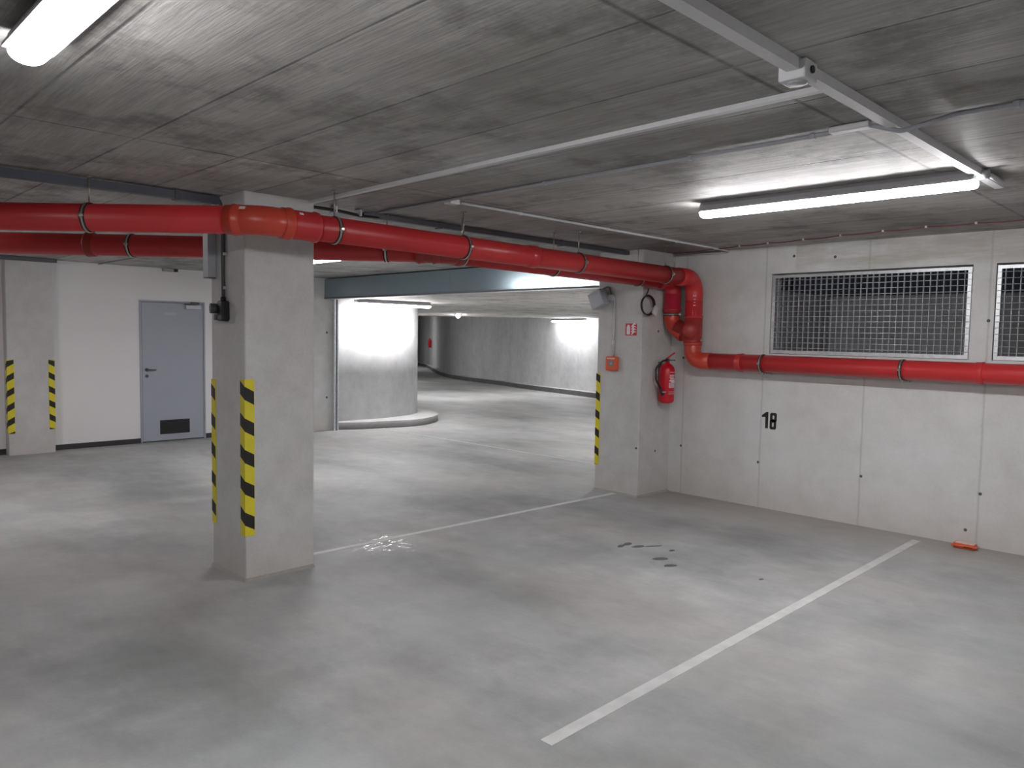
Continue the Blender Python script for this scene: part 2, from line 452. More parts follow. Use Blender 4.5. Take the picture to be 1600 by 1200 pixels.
# steel door
d1 = bpy.data.objects.new('door_1', None); COL.objects.link(d1); d1.location = (4.35, FY, 0); d1['kind'] = 'structure'
bm = BM()
prism(bm, [(3.885, 0), (3.885, 2.035), (4.815, 2.035), (4.815, 0), (4.79, 0), (4.79, 2.012), (3.91, 2.012), (3.91, 0)], lambda u, v, d: (u, d, v), FY - .012, FY + .1)
obj('door_frame', bm, 'door_frame', d1)
bm = BM(); bev_box(bm, 3.914, 4.787, FY - .006, FY + .045, 0.012, 2.008, .003, 1)
leaf = obj('door_leaf', bm, 'door', d1)
bm = BM(); box(bm, 4.15, 4.575, FY - .010, FY - .004, .105, .31)
vt = obj('vent_grille', bm, 'black', leaf, label='black louvred vent')
bm = BM()
for i in range(9):
    z = .12 + i * .0215
    prism(bm, [(0, z), (.012, z + .004), (.012, z + .008), (0, z + .004)], lambda u, v, d: (d, FY - .009 - u, v), 4.16, 4.565)
obj('vent_slats', bm, 'dark_slats', leaf)
bm = BM()
cyl(bm, (3.975, FY - .006, 1.045), (3.975, FY - .014, 1.045), .026)
cyl(bm, (3.975, FY - .014, 1.045), (3.975, FY - .055, 1.045), .009)
sweep(bm, fillet([(3.972, FY - .05, 1.045), (4.09, FY - .05, 1.043)], .01), .009)
obj('door_handle', bm, 'dark_conduit', leaf)
bm = BM(); cyl(bm, (3.975, FY - .006, .955), (3.975, FY - .014, .955), .024); cyl(bm, (3.975, FY - .014, .955), (3.975, FY - .018, .955), .010)
obj('keyhole_rose', bm, 'dark_conduit', leaf)
bm = BM(); bev_box(bm, 4.52, 4.74, FY - .055, FY - .006, 1.925, 1.985, .006)
cl_ = obj('door_closer', bm, 'silver', leaf)
bm = BM(); sweep(bm, [(4.50, FY - .045, 1.995), (4.62, FY - .075, 2.0), (4.70, FY - .03, 2.003)], .008, 8); bev_box(bm, 4.60, 4.72, FY - .045, FY - .012, 2.0, 2.03, .004)
obj('closer_arm', bm, 'dark_conduit', leaf)
bm = BM(); box(bm, 4.225, 4.405, FY - .0085, FY - .006, 1.83, 1.872)
obj('door_plate', bm, 'plate', leaf, label='pale plate on the door')
for z in (.35, 1.05, 1.75):
    bm = BM(); cyl(bm, (4.792, FY - .012, z - .045), (4.792, FY - .012, z + .045), .008, 10); obj('hinge', bm, 'door_frame', leaf)

# pier beside the gate and the shutter gate itself
bm = BM(); box(bm, 6.35, 6.865, 11.05, FY + .2, 0, CEIL)
pier = struct('wall_pier', bm, 'pier')
for z in (.55, 1.62): tie_hole(pier, (6.70, 11.05, z), (0, -1, 0), .02)

g = thing('roller_gate', (6.76, 8.05, 0), 'long blue-grey metal roller gate housing over the opening to the ramp', 'gate')
bm = BM()
box(bm, 6.655, 6.84, 5.09, 11.05, 2.19, 2.485)
obj('shutter_box', bm, 'beam', g)
for y in (7.9,):
    bm = BM(); box(bm, 6.6535, 6.656, y - .003, y + .003, 2.195, 2.483)
    obj('sheet_joint', bm, 'beam', g)
bm = BM(); box(bm, 6.648, 6.84, 5.09, 11.05, 2.168, 2.189)
obj('bottom_rail', bm, 'dark_conduit', g, label='thin dark rail under the gate box')
bm = BM(); box(bm, 6.66, 6.84, 5.09, 11.05, 2.158, 2.167); obj('rail_edge', bm, 'silver', g)
for ya, yb in ((10.96, 11.05), (5.09, 5.17)):
    bm = BM()
    prism(bm, [(6.79, ya), (6.79, yb), (6.87, yb), (6.87, ya), (6.85, ya), (6.85, yb - .02 if ya > 8 else yb), (6.81, yb - .02 if ya > 8 else yb), (6.81, ya)] if ya > 8 else [(6.79, ya), (6.79, yb), (6.81, yb), (6.81, ya + .02), (6.85, ya + .02), (6.85, yb), (6.87, yb), (6.87, ya)],
          lambda u, v, d: (u, v, d), 0, 2.158)
    obj('side_rail', bm, 'galv', g)

# ---------------------------------------------------------------- pillars
def pillar(x0, x1, y0, y1, label=None, name='pillar'):
    bm = BM(); t = BM(); box(t, x0, x1, y0, y1, 0, CEIL)
    bmesh.ops.recalc_face_normals(t, faces=t.faces)
    bmesh.ops.bevel(t, geom=[e for e in t.edges if abs(e.verts[0].co.z - e.verts[1].co.z) > 1], offset=.006, segments=1, affect='EDGES')
    join(bm, t)
    o = obj(name, bm, 'pillar' if x0 < 6 else 'pier', origin=((x0 + x1) / 2, (y0 + y1) / 2, 0))
    tag(o, label, 'pillar'); return o
PA = (2.22, 2.715, 4.64, 5.13)
pa = pillar(*PA, 'free-standing square concrete pillar nearest the camera, with black and yellow corner strips')
PB = (6.33, WX, 4.52, 5.08)
pb = pillar(*PB, 'concrete pillar against the right wall, carrying the call point, red sign and extinguisher')
PC = (2.25, 2.77, 11.2, FY)
pc = pillar(*PC, 'shallow concrete pillar set against the white wall left of the door')
for o, (x0, x1, y0, y1) in ((pa, PA), (pb, PB)):
    bm = BM()
    for a, b in (((x0, y0), (x1, y0)), ((x0, y0), (x0, y1))):
        if a[1] == b[1]: prism(bm, [(y0, 0), (y0 - .02, 0), (y0, .018)], lambda u, v, d: (d, u, v), x0 - .012, x1)
        else: prism(bm, [(x0, 0), (x0 - .02, 0), (x0, .018)], lambda u, v, d: (u, d, v), y0 - .012, y1)
    obj('foot_joint', bm, 'mastic', o, label='pale bead along the pillar foot')
for z in (1.69, .45): tie_hole(pb, (6.62, 4.52, z), (0, -1, 0))
tie_hole(pb, (6.33, 4.55, .5), (-1, 0, 0)); tie_hole(pb, (6.80, 4.52, 1.40), (0, -1, 0))

def corner_strip(cx, cy, dx, dy, z0, z1, wd, lean, label, n=5, phase=0.0, group='striped corner strips'):
    """guard wrapped round a vertical corner at (cx, cy); dx, dy point from the corner along its two faces"""
    bm = BM(); th = .004
    # outer skin, a little way off both faces
    def P(u, z, off):   # u < 0 on the face that runs along Y, u > 0 on the face that runs along X
        if u <= 0: return (cx - dx * off, cy - dy * off + dy * (-u), z) if u < 0 else (cx - dx * off, cy - dy * off, z)
        return (cx - dx * off + dx * u, cy - dy * off, z)
    def panel(ua, ub):
        a = [P(ua, z0, .0005), P(ub, z0, .0005), P(ub, z0, th), P(ua, z0, th)]
        b = [(p[0], p[1], z1) for p in a]
        va = [bm.verts.new(p) for p in a]; vb = [bm.verts.new(p) for p in b]
        bm.faces.new(va); bm.faces.new(vb[::-1])
        for i in range(4): bm.faces.new((va[i], va[(i + 1) % 4], vb[(i + 1) % 4], vb[i]))
    panel(-wd, -1e-6); panel(1e-6, wd)
    per = (z1 - z0) / n
    hb = per * .42
    for k in range(-1, n + 1):
        base = z0 + (k + .25 + phase) * per
        for ua, ub in ((-wd, -1e-6), (1e-6, wd)):
            q = []
            for u, t in ((ua, 0), (ub, 0), (ub, 1), (ua, 1)):
                z = base + lean * (u + wd) + t * hb
                q.append((u, min(max(z, z0 + .001), z1 - .001)))
            if q[3][1] - q[0][1] < 1e-3 and q[2][1] - q[1][1] < 1e-3: continue
            pts = [P(u, z, th + .0009) for u, z in q]
            vs = []
            for p in pts:
                if not vs or (Vector(p) - vs[-1].co).length > 1e-5: vs.append(bm.verts.new(p))
            if len(vs) >= 3:
                f = bm.faces.new(vs); f.material_index = 1
    me_o = obj('corner_strip', bm, ['yellow', 'stripe'], origin=(cx, cy, z0))
    return tag(me_o, label, 'corner strip', group)
corner_strip(2.22, 4.64, 1, 1, .295, 1.312, .064, -.55, 'wide yellow and black strip on the near corner of the front pillar', phase=.28)
corner_strip(2.22, 5.13, 1, -1, .30, 1.292, .062, .55, 'narrow-looking yellow and black strip on the left rear corner of the front pillar')
corner_strip(6.33, 5.08, 1, -1, .27, 1.242, .055, .6, 'yellow and black strip on the gate-side corner of the right-hand pillar', phase=.2)
corner_strip(2.25, 11.2, 1, 1, .278, 1.212, .075, .6, 'left yellow and black strip on the pillar by the white wall')
corner_strip(2.77, 11.2, -1, 1, .303, 1.208, .07, .6, 'right yellow and black strip on the pillar by the white wall')

# ---------------------------------------------------------------- ramp behind the gate
far = [(23.33, 29.36, 2.497), (18.75, 22.42, 2.294), (17.27, 17.80, 2.184), (16.76, 16.40, 2.135), (15.78, 12.57, 2.12), (14.7, 9.4, 2.13), (12.9, 6.9, 2.15), (10.4, 5.4, 2.17), (7.07, 5.0, 2.19)]
pre = [(25.3, 33.0, 2.56), (24.3, 31.2, 2.53)]
def smooth_line(pts, sub=6):
    P_ = [Vector(p) for p in pts]; out = []
    for i in range(len(P_) - 1):
        a = P_[max(i - 1, 0)]; b = P_[i]; c = P_[i + 1]; d = P_[min(i + 2, len(P_) - 1)]
        for k in range(sub):
            t = k / sub
            out.append(0.5 * ((2 * b) + (c - a) * t + (2 * a - 5 * b + 4 * c - d) * t * t + (3 * b - 3 * c + d - a) * t ** 3))
    out.append(P_[-1]); return out
fl = smooth_line(pre + far)
def offset_line(pts, d):
    out = []
    for i, p in enumerate(pts):
        a = pts[max(i - 1, 0)]; b = pts[min(i + 1, len(pts) - 1)]
        t = Vector((b[0] - a[0], b[1] - a[1])).normalized()
        out.append(Vector((p[0] - t.y * d, p[1] + t.x * d, p[2] if len(p) > 2 else 0)))
    return out
def wall_strip(name, inner, outer, z0, ztop, mat, smooth=True):
    bm = BM(); rows = []
    for a, b in zip(inner, outer):
        zt = ztop if ztop is not None else a[2]
        rows.append([bm.verts.new((a[0], a[1], z0)), bm.verts.new((a[0], a[1], zt)), bm.verts.new((b[0], b[1], zt)), bm.verts.new((b[0], b[1], z0))])
    for r, s in zip(rows, rows[1:]):
        for k in range(4): bm.faces.new((r[k], r[(k + 1) % 4], s[(k + 1) % 4], s[k]))
    bm.faces.new(rows[0]); bm.faces.new(rows[-1][::-1])
    return struct(name, bm, mat)
inner = offset_line(fl, -.25)
side = 1 if (inner[20] - fl[20]).length else 1
# the kerb's foot follows fl; the wall stands behind it
def away(d):
    # offset to the side facing away from the gate opening
    t = offset_line(fl, d)
    return t
cen = Vector((9, 14, 0))
sgn = 1 if (away(.3)[25] - cen).length > (fl[25] - cen).length else -1
wall_strip('wall_ramp', [Vector((p.x, p.y, p.z + .03)) for p in away(sgn * .22)], [Vector((p.x, p.y, p.z + .03)) for p in away(sgn * .45)], 0, None, 'ramp_wall')
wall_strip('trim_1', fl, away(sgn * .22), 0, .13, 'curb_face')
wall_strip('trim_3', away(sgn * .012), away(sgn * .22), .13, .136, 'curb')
# ramp slab overhead: a fan of quads from the gate line out to the curved wall
bm = BM(); top = away(sgn * .45)
near_pts = []
for i, p in enumerate(top):
    s = i / (len(top) - 1)
    near_pts.append(Vector((6.86 + 0.0 * s, 30 - 25.5 * s, 2.19 + (p.z - 2.19) * 0.8 * (1 - s))))
nseg = 8; rows = []
for a, b in zip(near_pts, top):
    row = []
    for k in range(nseg + 1):
        q = a.lerp(b, k / nseg)
        d = math.hypot(q.x, q.y)
        z = 2.19 if d < 13.5 else 2.19 - min(1, (d - 13.5) / 6) * .06
        if d > 21.5: z = 2.13 + (d - 21.5) / 16.2 * .37
        row.append(bm.verts.new((q.x, q.y, z)))
    rows.append(row)
for r, s in zip(rows, rows[1:]):
    for k in range(nseg):
        f = bm.faces.new((r[k], s[k], s[k + 1], r[k + 1]))
ex = bmesh.ops.extrude_face_region(bm, geom=bm.faces[:])
bmesh.ops.translate(bm, verts=[v for v in ex['geom'] if isinstance(v, bmesh.types.BMVert)], vec=(0, 0, .35))
struct('ceiling', bm, 'ceil_ramp')
bm = BM(); box(bm, WX, WX + .2, 4.9, 30.0, 2.19, 2.75)
struct('wall_lintel', bm, 'wall')

# rounded island wall on its kerb
isl = smooth_line([(6.87, 11.20, 0), (7.4, 11.16, 0), (8.0, 11.17, 0), (8.6, 11.33, 0), (9.02, 11.62, 0), (9.22, 12.1, 0), (9.1, 12.8, 0), (8.5, 13.6, 0), (7.6, 14.2, 0), (6.87, 14.4, 0)])
kerb = smooth_line([(6.90, 11.02, 0), (7.25, 10.85, 0), (7.7, 10.74, 0), (8.23, 10.66, 0), (8.8, 10.86, 0), (9.24, 11.27, 0), (9.52, 12.0, 0), (9.4, 12.9, 0), (8.75, 13.85, 0), (7.7, 14.5, 0), (6.90, 14.7, 0)])
def solid(name, outline, z0, z1, mat):
    bm = BM()
    a = [bm.verts.new((p[0], p[1], z0)) for p in outline]; b = [bm.verts.new((p[0], p[1], z1)) for p in outline]
    bm.faces.new(a); bm.faces.new(b[::-1])
    for i in range(len(a)):
        j = (i + 1) % len(a); f = bm.faces.new((a[i], a[j], b[j], b[i])); f.smooth = i != len(a) - 1
    return struct(name, bm, mat)
solid('wall_island', isl, .12, 2.19, 'ramp_wall')
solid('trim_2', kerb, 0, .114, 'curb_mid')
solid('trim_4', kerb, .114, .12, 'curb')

# slot drain across the foot of the ramp
bm = BM(); box(bm, 7.56, 7.60, 5.2, 10.7, 0, .004, 0); box(bm, 7.607, 7.614, 5.2, 10.7, 0, .003, 1)
o = obj('slot_drain', bm, ['paint', 'skirting'], origin=(7.58, 8, 0)); tag(o, 'thin pale slot drain across the floor just past the gate', 'drain')

# ---------------------------------------------------------------- light well behind the grilles
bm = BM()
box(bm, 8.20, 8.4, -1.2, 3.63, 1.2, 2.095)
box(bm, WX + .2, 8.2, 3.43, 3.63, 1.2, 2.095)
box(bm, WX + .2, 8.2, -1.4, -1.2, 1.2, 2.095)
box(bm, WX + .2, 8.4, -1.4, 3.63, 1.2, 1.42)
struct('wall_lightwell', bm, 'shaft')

def grille(y0, y1, label):
    t = thing('window_grille', (WX, (y0 + y1) / 2, WZ0), label, 'grille', 'galvanised wall grilles')
    fw = .036; X0 = WX - .012 + .02; X1 = X0 + .035
    bm = BM()
    mp = lambda u, v, d: (d, u, v)
    # four mitred flats with an outward lip
    o_ = [(y0 + .008, WZ0 + .004), (y1 - .008, WZ0 + .004), (y1 - .008, WZ1 - .016), (y0 + .008, WZ1 - .016)]
    i_ = [(y0 + fw, WZ0 + fw), (y1 - fw, WZ0 + fw), (y1 - fw, WZ1 - fw - .006), (y0 + fw, WZ1 - fw - .006)]
    for k in range(4):
        j = (k + 1) % 4
        prism(bm, [o_[k], o_[j], i_[j], i_[k]], mp, X0, X0 + .006)
        # return leg into the reveal
        oo = [o_[k], o_[j], (o_[j][0] * .997 + i_[j][0] * .003 if 0 else o_[j][0], o_[j][1]), o_[k]]
    obj('grille_frame', bm, 'galv', t)
    bm = BM(); n = int(round((y1 - y0 - 2 * .01) / .05))
    st = (y1 - y0 - .02) / n
    for k in range(1, n):
        y = y0 + .01 + k * st
        box(bm, X0 + .007, X0 + .032, y - .0022, y + .0022, WZ0 + .012, WZ1 - .018)
    obj('bearing_bars', bm, 'galv_bar', t)
    bm = BM(); n = int(round((WZ1 - WZ0 - .02) / .05)); st = (WZ1 - WZ0 - .03) / n
    for k in range(1, n):
        z = WZ0 + .012 + k * st
        cyl(bm, (X0 - .001, y0 + .012, z), (X0 - .001, y1 - .012, z), .0027, 6)
    obj('cross_wires', bm, 'galv', t)
grille(*WIN[0], 'wide galvanised mesh grille in the right wall, whole in view')
grille(*WIN[1], 'galvanised mesh grille in the right wall cut by the right edge of the view')

# ---------------------------------------------------------------- tube lamps
def tube_lamp(x0, x1, y0, y1, zc, label, axis='y', n=1, group='tube lamps on the ceilings'):
    """waterproof batten; runs along axis; zc = ceiling height"""
    cx, cy = (x0 + x1) / 2, (y0 + y1) / 2
    t = thing('tube_lamp', (cx, cy, zc), label, 'lamp', group)
    L = (y1 - y0) if axis == 'y' else (x1 - x0)
    wd = .052
    def mk(prof, h, seg=0):
        bm = BM()
        secs = [(-L / 2, .86), (-L / 2 + .012, .97), (-L / 2 + .03, 1.0), (L / 2 - .03, 1.0), (L / 2 - .012, .97), (L / 2, .86)]
        rings = []
        for s, k in secs:
            row = []
            for u, v in prof:
                uu = u * k; vv = h + (v - h) * k
                p = (cx + uu, cy + s, zc + vv) if axis == 'y' else (cx + s, cy + uu, zc + vv)
                row.append(bm.verts.new(p))
            rings.append(row)
        for a, b in zip(rings, rings[1:]):
            for i in range(len(a)):
                f = bm.faces.new((a[i], a[(i + 1) % len(a)], b[(i + 1) % len(a)], b[i])); f.smooth = False
        bm.faces.new(rings[0]); bm.faces.new(rings[-1][::-1])
        return bm
    obj('lamp_housing', mk([(-.036, -.001), (.036, -.001), (.050, -.022), (.054, -.050), (.066, -.052), (.066, -.062), (-.066, -.062), (-.066, -.052), (-.054, -.050), (-.050, -.022)], -.02), 'lamp_body', t)
    pr = [(-wd * math.cos(a), -.0625 - .036 * math.sin(a) ** .9) for a in [math.pi * k / 14 for k in range(0, 15)]]
    obj('diffuser', mk(pr, -.064), 'lamp', t, label='lit white diffuser')
    for i in range(3):
        for sd in (-1, 1):
            s = -L / 2 + L * (.15 + .35 * i)
            bm = BM()
            if axis == 'y': bev_box(bm, cx + sd * .056 - .003, cx + sd * .056 + .003, cy + s - .012, cy + s + .012, zc - .056, zc - .034, .001, 1)
            else: bev_box(bm, cx + s - .012, cx + s + .012, cy + sd * .056 - .003, cy + sd * .056 + .003, zc - .056, zc - .034, .001, 1)
            obj('clip', bm, 'lamp_body', t)
    return t
tube_lamp(4.39, 4.45, 1.13, 2.70, CEIL, 'lit tube lamp on the ceiling at the right, in front of the wall grilles')
tube_lamp(.56, .66, 1.13, 2.70, CEIL, 'lit tube lamp on the ceiling at the upper left corner of the view')
tube_lamp(4.52, 4.62, 7.10, 8.67, CEIL, 'lit tube lamp behind the front pillar, only its end showing under the red pipes')
tube_lamp(7.15, 8.72, 10.85, 10.95, 2.186, 'lit tube lamp at the top of the rounded ramp wall past the gate', axis='x')
# by the curved wall, turned to follow it
tl = tube_lamp(-.05, .05, -.785, .785, 0, 'lit tube lamp high on the curved far wall of the ramp')
tl.location = (0, 0, 0)
p0, p1 = Vector((16.50, 16.0, 0)), Vector((16.02, 14.1, 0))
tl.location = (16.08, 13.95, 2.12); tl.rotation_euler = (0, 0, math.atan2(p0.y - p1.y, p0.x - p1.x) - math.pi / 2)
lamp2 = tube_lamp(-.05, .05, -.785, .785, 0, 'added unseen tube lamp brightening the far end of the ramp, hidden behind the rounded wall')  # added out of sight to light the dark far end of the ramp
lamp2.location = (20.6, 29.1, 2.42); lamp2.rotation_euler = (0, 0, -.45)
lamp2 = tube_lamp(-.05, .05, -.785, .785, 0, 'added unseen tube lamp brightening the ramp, just behind the rounded wall')  # another added lamp, kept out of sight to brighten the ramp
lamp2.location = (11.4, 16.4, 2.15); lamp2.rotation_euler = (0, 0, -.5)
lamp2 = tube_lamp(-.05, .05, -.785, .785, 0, 'added unseen tube lamp brightening the ramp wall, midway behind the rounded wall')  # added fill for the curved wall, concealed by the island
lamp2.location = (14.6, 21.0, 2.20); lamp2.rotation_euler = (0, 0, -.5)
tube_lamp(.56, .66, 7.10, 8.67, CEIL, 'added tube lamp outside the left edge of the view, brightening the white wall')  # added off-frame lamp that lifts the white wall and door
lamp2 = tube_lamp(-.05, .05, -.785, .785, 0, 'distant tube lamp on the ramp ceiling seen end-on, a tiny bright dot')
lamp2.location = (12.9, 14.95, 2.165); lamp2.rotation_euler = (0, 0, -math.atan2(12.9, 14.95))
lamp2 = tube_lamp(-.05, .05, -.785, .785, 0, 'added unseen tube lamp brightening the ramp, hidden behind the right-hand pillar')  # added fill for the ramp, concealed by the pillar
lamp2.location = (12.0, 7.6, 2.17); lamp2.rotation_euler = (0, 0, -.9)
lamp2 = tube_lamp(-.05, .05, -.785, .785, 0, 'added unseen tube lamp brightening the ramp floor, close behind the right-hand pillar')  # added unseen lamp, brightens the ramp floor by the gate
lamp2.location = (9.6, 6.4, 2.165); lamp2.rotation_euler = (0, 0, -1.0)
tube_lamp(.56, .66, -4.6, -3.03, CEIL, 'added unseen fill lamp on the ceiling behind the viewer, left row')  # added off-frame fill light for the room, left side
tube_lamp(4.37, 4.47, -4.6, -3.03, CEIL, 'added unseen fill lamp on the ceiling behind the viewer, right row')  # added off-frame fill light, right side

# ---------------------------------------------------------------- red drain pipes
R0 = .08
def lin(a, b, t): return Vector(a).lerp(Vector(b), t)
def clamp(parent, p, direction, rod=True, wallrod=None, r=R0):
    d = Vector(direction).normalized()
    bm = BM(); lathe(bm, [(r + .001, -.014), (r + .0055, -.014), (r + .0055, .014), (r + .001, .014)], p, d, 32)
    c = obj('pipe_clamp', bm, 'rubber', parent)
    bm = BM(); lathe(bm, [(r + .005, -.006), (r + .0085, -.006), (r + .0085, .006), (r + .005, .006)], p, d, 32)
    side_ = d.cross(Vector((0, 0, 1)));
    if side_.length < .1: side_ = Vector((0, 1, 0))
    side_.normalize()
    if side_.y > 0: side_ = -side_
    q = Vector(p) + side_ * (r + .014)
    t = BM(); bev_box(t, -.012, .012, -.012, .012, -.009, .009, .003, 1)
    join(bm, t, Matrix.Translation(q))
    cyl(bm, q + Vector((0, 0, -.018)), q + Vector((0, 0, .018)), .004, 8)
    obj('clamp_band', bm, 'steel', c)
    if rod:
        bm = BM(); cyl(bm, Vector(p) + Vector((0, 0, r + .006)), (p[0], p[1], CEIL - .003), .005, 8)
        cyl(bm, (p[0], p[1], CEIL - .006), (p[0], p[1], CEIL), .018, 10)
        obj('threaded_rod', bm, 'steel', c)
    if wallrod:
        bm = BM()
        a = Vector(p) + Vector((0, 0, -r - .012)); 
        cyl(bm, a, (WX, p[1], a.z), .006, 8); t = BM(); bev_box(t, WX - .045, WX, p[1] - .02, p[1] + .02, a.z - .016, a.z + .010, .003, 1); join(bm, t)
        bev_box(bm, p[0] - .02, p[0] + .02, p[1] - .012, p[1] + .012, a.z - .012, a.z + .01, .003, 1)
        obj('wall_bracket', bm, 'steel', c)
def collar(parent, p, direction, mat='red_pipe', r=R0, h=.03, name='pipe_collar', grow=.011):
    bm = BM(); d = Vector(direction).normalized()
    lathe(bm, [(r, -h), (r + grow * .7, -h + .004), (r + grow * .8, h * .2), (r + grow * 1.15, h * .45), (r + grow * 1.15, h * .9), (r, h)], p, d, 32)
    return obj(name, bm, mat, parent)
def socket(parent, a, b, mat='orange_fit', r=R0 + .007, name='pipe_socket'):
    a, b = Vector(a), Vector(b); d = (b - a); L = d.length
    bm = BM(); lathe(bm, [(r - .007, 0), (r, .004), (r, L - .03), (r + .006, L - .026), (r + .006, L - .006), (r - .005, L)], a, d, 32)
    return obj(name, bm, mat, parent)
def patch(parent, p, nrm, up, w_, h_, mat='sign_white', name='sticker'):
    n = Vector(nrm).normalized(); u = Vector(up).normalized(); s = n.cross(u)
    bm = BM(); c = Vector(p) + n * .0015
    a = [bm.verts.new(c + s * x + u * y) for x, y in ((-w_ / 2, -h_ / 2), (w_ / 2, -h_ / 2), (w_ / 2, h_ / 2), (-w_ / 2, h_ / 2))]
    b = [bm.verts.new(v.co + n * .0012) for v in a]
    bm.faces.new(a); bm.faces.new(b[::-1])
    for i in range(4): bm.faces.new((a[i], a[(i + 1) % 4], b[(i + 1) % 4], b[i]))
    return obj(name, bm, mat, parent)

PX = 6.715
# --- front pipe
p1 = thing('drain_pipe', (2.3, 4.2, 2.25), 'front red drain pipe, passing before the pillar and dropping to run along the right wall', 'pipe', 'red drain pipes')
A0 = Vector((-1.6, 7.98, 2.262)); E1 = Vector((2.115, 4.205, 2.262)); A1 = Vector((PX, 4.17, 2.222)); V1 = Vector((PX, 4.17, 1.402)); H1 = Vector((PX, -3.0, 1.375))
ud = (A0 - E1).normalized(); xd = (A1 - E1).normalized()
def run(parent, a, b, mat='red_pipe', r=R0, name='pipe_run'):
    bm = BM(); sweep(bm, [a, b], r, 32); return obj(name, bm, mat, parent)
run(p1, A0, E1 + ud * .16)
bm = BM(); sweep(bm, fillet([E1 + ud * .20, E1, E1 + xd * .17], .16, 5), R0 + .006, 32)
obj('elbow', bm, 'orange_fit', p1)
collar(p1, E1 + ud * .13, ud, 'orange_fit')
socket(p1, E1 + xd * .14, E1 + xd * .36, 'red_pipe', name='elbow_socket')
collar(p1, E1 + xd * .15, xd, 'orange_fit', R0 + .004)
run(p1, E1 + xd * .3, A1 - xd * .22)
# top elbow at the wall (two 45 degree bends)
top = [A1 - xd * .30, A1 - xd * .10, A1 + Vector((0, 0, -.14)), A1 + Vector((0, 0, -.28))]
bm = BM(); sweep(bm, fillet([A1 - xd * .30, A1, A1 + Vector((0, 0, -.30))], .17, 12), R0 + .006, 32)
obj('elbow', bm, 'red_pipe', p1)
socket(p1, A1 + Vector((0, 0, -.22)), A1 + Vector((0, 0, -.40)), 'red_pipe', name='elbow_socket')
run(p1, A1 + Vector((0, 0, -.3)), V1 + Vector((0, 0, .3)), 'dark_fit')
J = Vector((PX, 4.17, 1.70))
socket(p1, J + Vector((0, 0, .13)), J + Vector((0, 0, -.12)), 'dark_fit', name='branch_fitting', r=R0 + .009)
socket(p1, V1 + Vector((0, 0, .24)), V1 + Vector((0, 0, .15)), 'orange_fit', name='elbow_socket')
hd = (H1 - V1).normalized()
bm = BM(); sweep(bm, fillet([V1 + Vector((0, 0, .26)), V1, V1 + hd * .22], .16, 12), R0 + .003, 32)
obj('elbow', bm, 'orange_fit', p1)
run(p1, V1 + hd * .2, H1)
ca = Vector((-.80, -.60, 0)).normalized()
bm = BM(); lathe(bm, [(0, .125), (.055, .125), (.062, .118), (.072, .116), (.076, .108), (.076, .06), (.070, .055), (.070, 0)], Vector((PX, 4.215, 1.705)), ca, 32)
obj('cleaning_cap', bm, 'dark_fit', p1, label='dark red round cap')
clamp(p1, (2.60, E1.y - .002, 2.257), xd); 
for x in (3.66, 4.93, 6.20):
    q = lin(E1, A1, (x - E1.x) / (A1.x - E1.x)); clamp(p1, q, xd)
q = E1 + ud * 1.0; clamp(p1, q, ud)
clamp(p1, (PX, 4.17, 1.605), (0, 0, 1), rod=False)
for y in (3.41, 2.18): 
    q = lin(V1, H1, (4.17 - y) / 7.17); clamp(p1, q, hd, rod=False, wallrod=True)
for x in (4.36,): collar(p1, lin(E1, A1, (x - E1.x) / (A1.x - E1.x)), xd, h=.05, grow=.007)
for y in (3.64, 1.62): collar(p1, lin(V1, H1, (4.17 - y) / 7.17), hd, h=.03, grow=.007)
vw = (EYE - E1).normalized()
for (q, d, w_, h_, up) in ((E1 + ud * .085, 0, .035, .022, None), (E1 + xd * .22, 0, .026, .018, None)):
    v = (EYE - q); v = (v - v.dot(xd if q.x > E1.x else ud) * (xd if q.x > E1.x else ud)).normalized(); v = (v + Vector((0, 0, 1.0))).normalized()
    sdir = (xd if q.x > E1.x else ud)
    v = (v - v.dot(sdir) * sdir).normalized(); patch(p1, q + v * (R0 + .0095), v, v.cross(sdir), w_, h_)
for k, (z, w_) in enumerate(((2.045, .03), (2.01, .02), (1.98, .018), (1.95, .022), (1.90, .03), (1.88, .034), (1.86, .034))):
    v = Vector((-.82, -.57, 0)).normalized()
    patch(p1, Vector((PX, 4.17, z)) + v * (R0 + (.014 if z > 1.93 and k else .004) - .001), v, (0, 0, 1), w_, .009 if k else .016, 'pink_print', 'printed_mark')

# --- rear pipe
p2 = thing('drain_pipe', (3.7, 4.43, 2.2), 'rear red drain pipe, passing behind the pillar and joining the other at the right wall', 'pipe', 'red drain pipes')
E2 = Vector((3.67, 4.43, 2.232)); B0 = E2 + Vector((-.707, .707, .004)).normalized() * 6.2; B1 = Vector((PX, 4.425, 2.195))
ud2 = (B0 - E2).normalized(); xd2 = (B1 - E2).normalized()
run(p2, B0, E2 + ud2 * .2)
bm = BM(); sweep(bm, fillet([E2 + ud2 * .20, E2, E2 + xd2 * .17], .16, 5), R0 + .006, 32)
obj('elbow', bm, 'dark_fit', p2)
for q, d in ((E2 + ud2 * .16, ud2), (E2 + ud2 * .05, ud2), (E2 + xd2 * .13, xd2), (E2 + ud2 * 2.62, ud2)): collar(p2, q, d, 'dark_fit')
run(p2, E2 + xd2 * .15, B1 - xd2 * .2)
bm = BM(); sweep(bm, fillet([B1 - xd2 * .26, B1, B1 + Vector((0, 0, -.20))], .14, 12), R0 + .003, 32)
obj('elbow', bm, 'red_pipe', p2)
socket(p2, B1 + Vector((0, 0, -.12)), B1 + Vector((0, 0, -.30)), 'bright_socket', name='elbow_socket')
Jn = Vector((PX, 4.425, 1.80))
bm = BM(); sweep(bm, fillet([B1 + Vector((0, 0, -.28)), Vector((PX, 4.425, 1.76)), Vector((PX, 4.27, 1.66))], .16, 10), R0 + .001, 32)
obj('branch_bend', bm, 'orange_fit', p2)
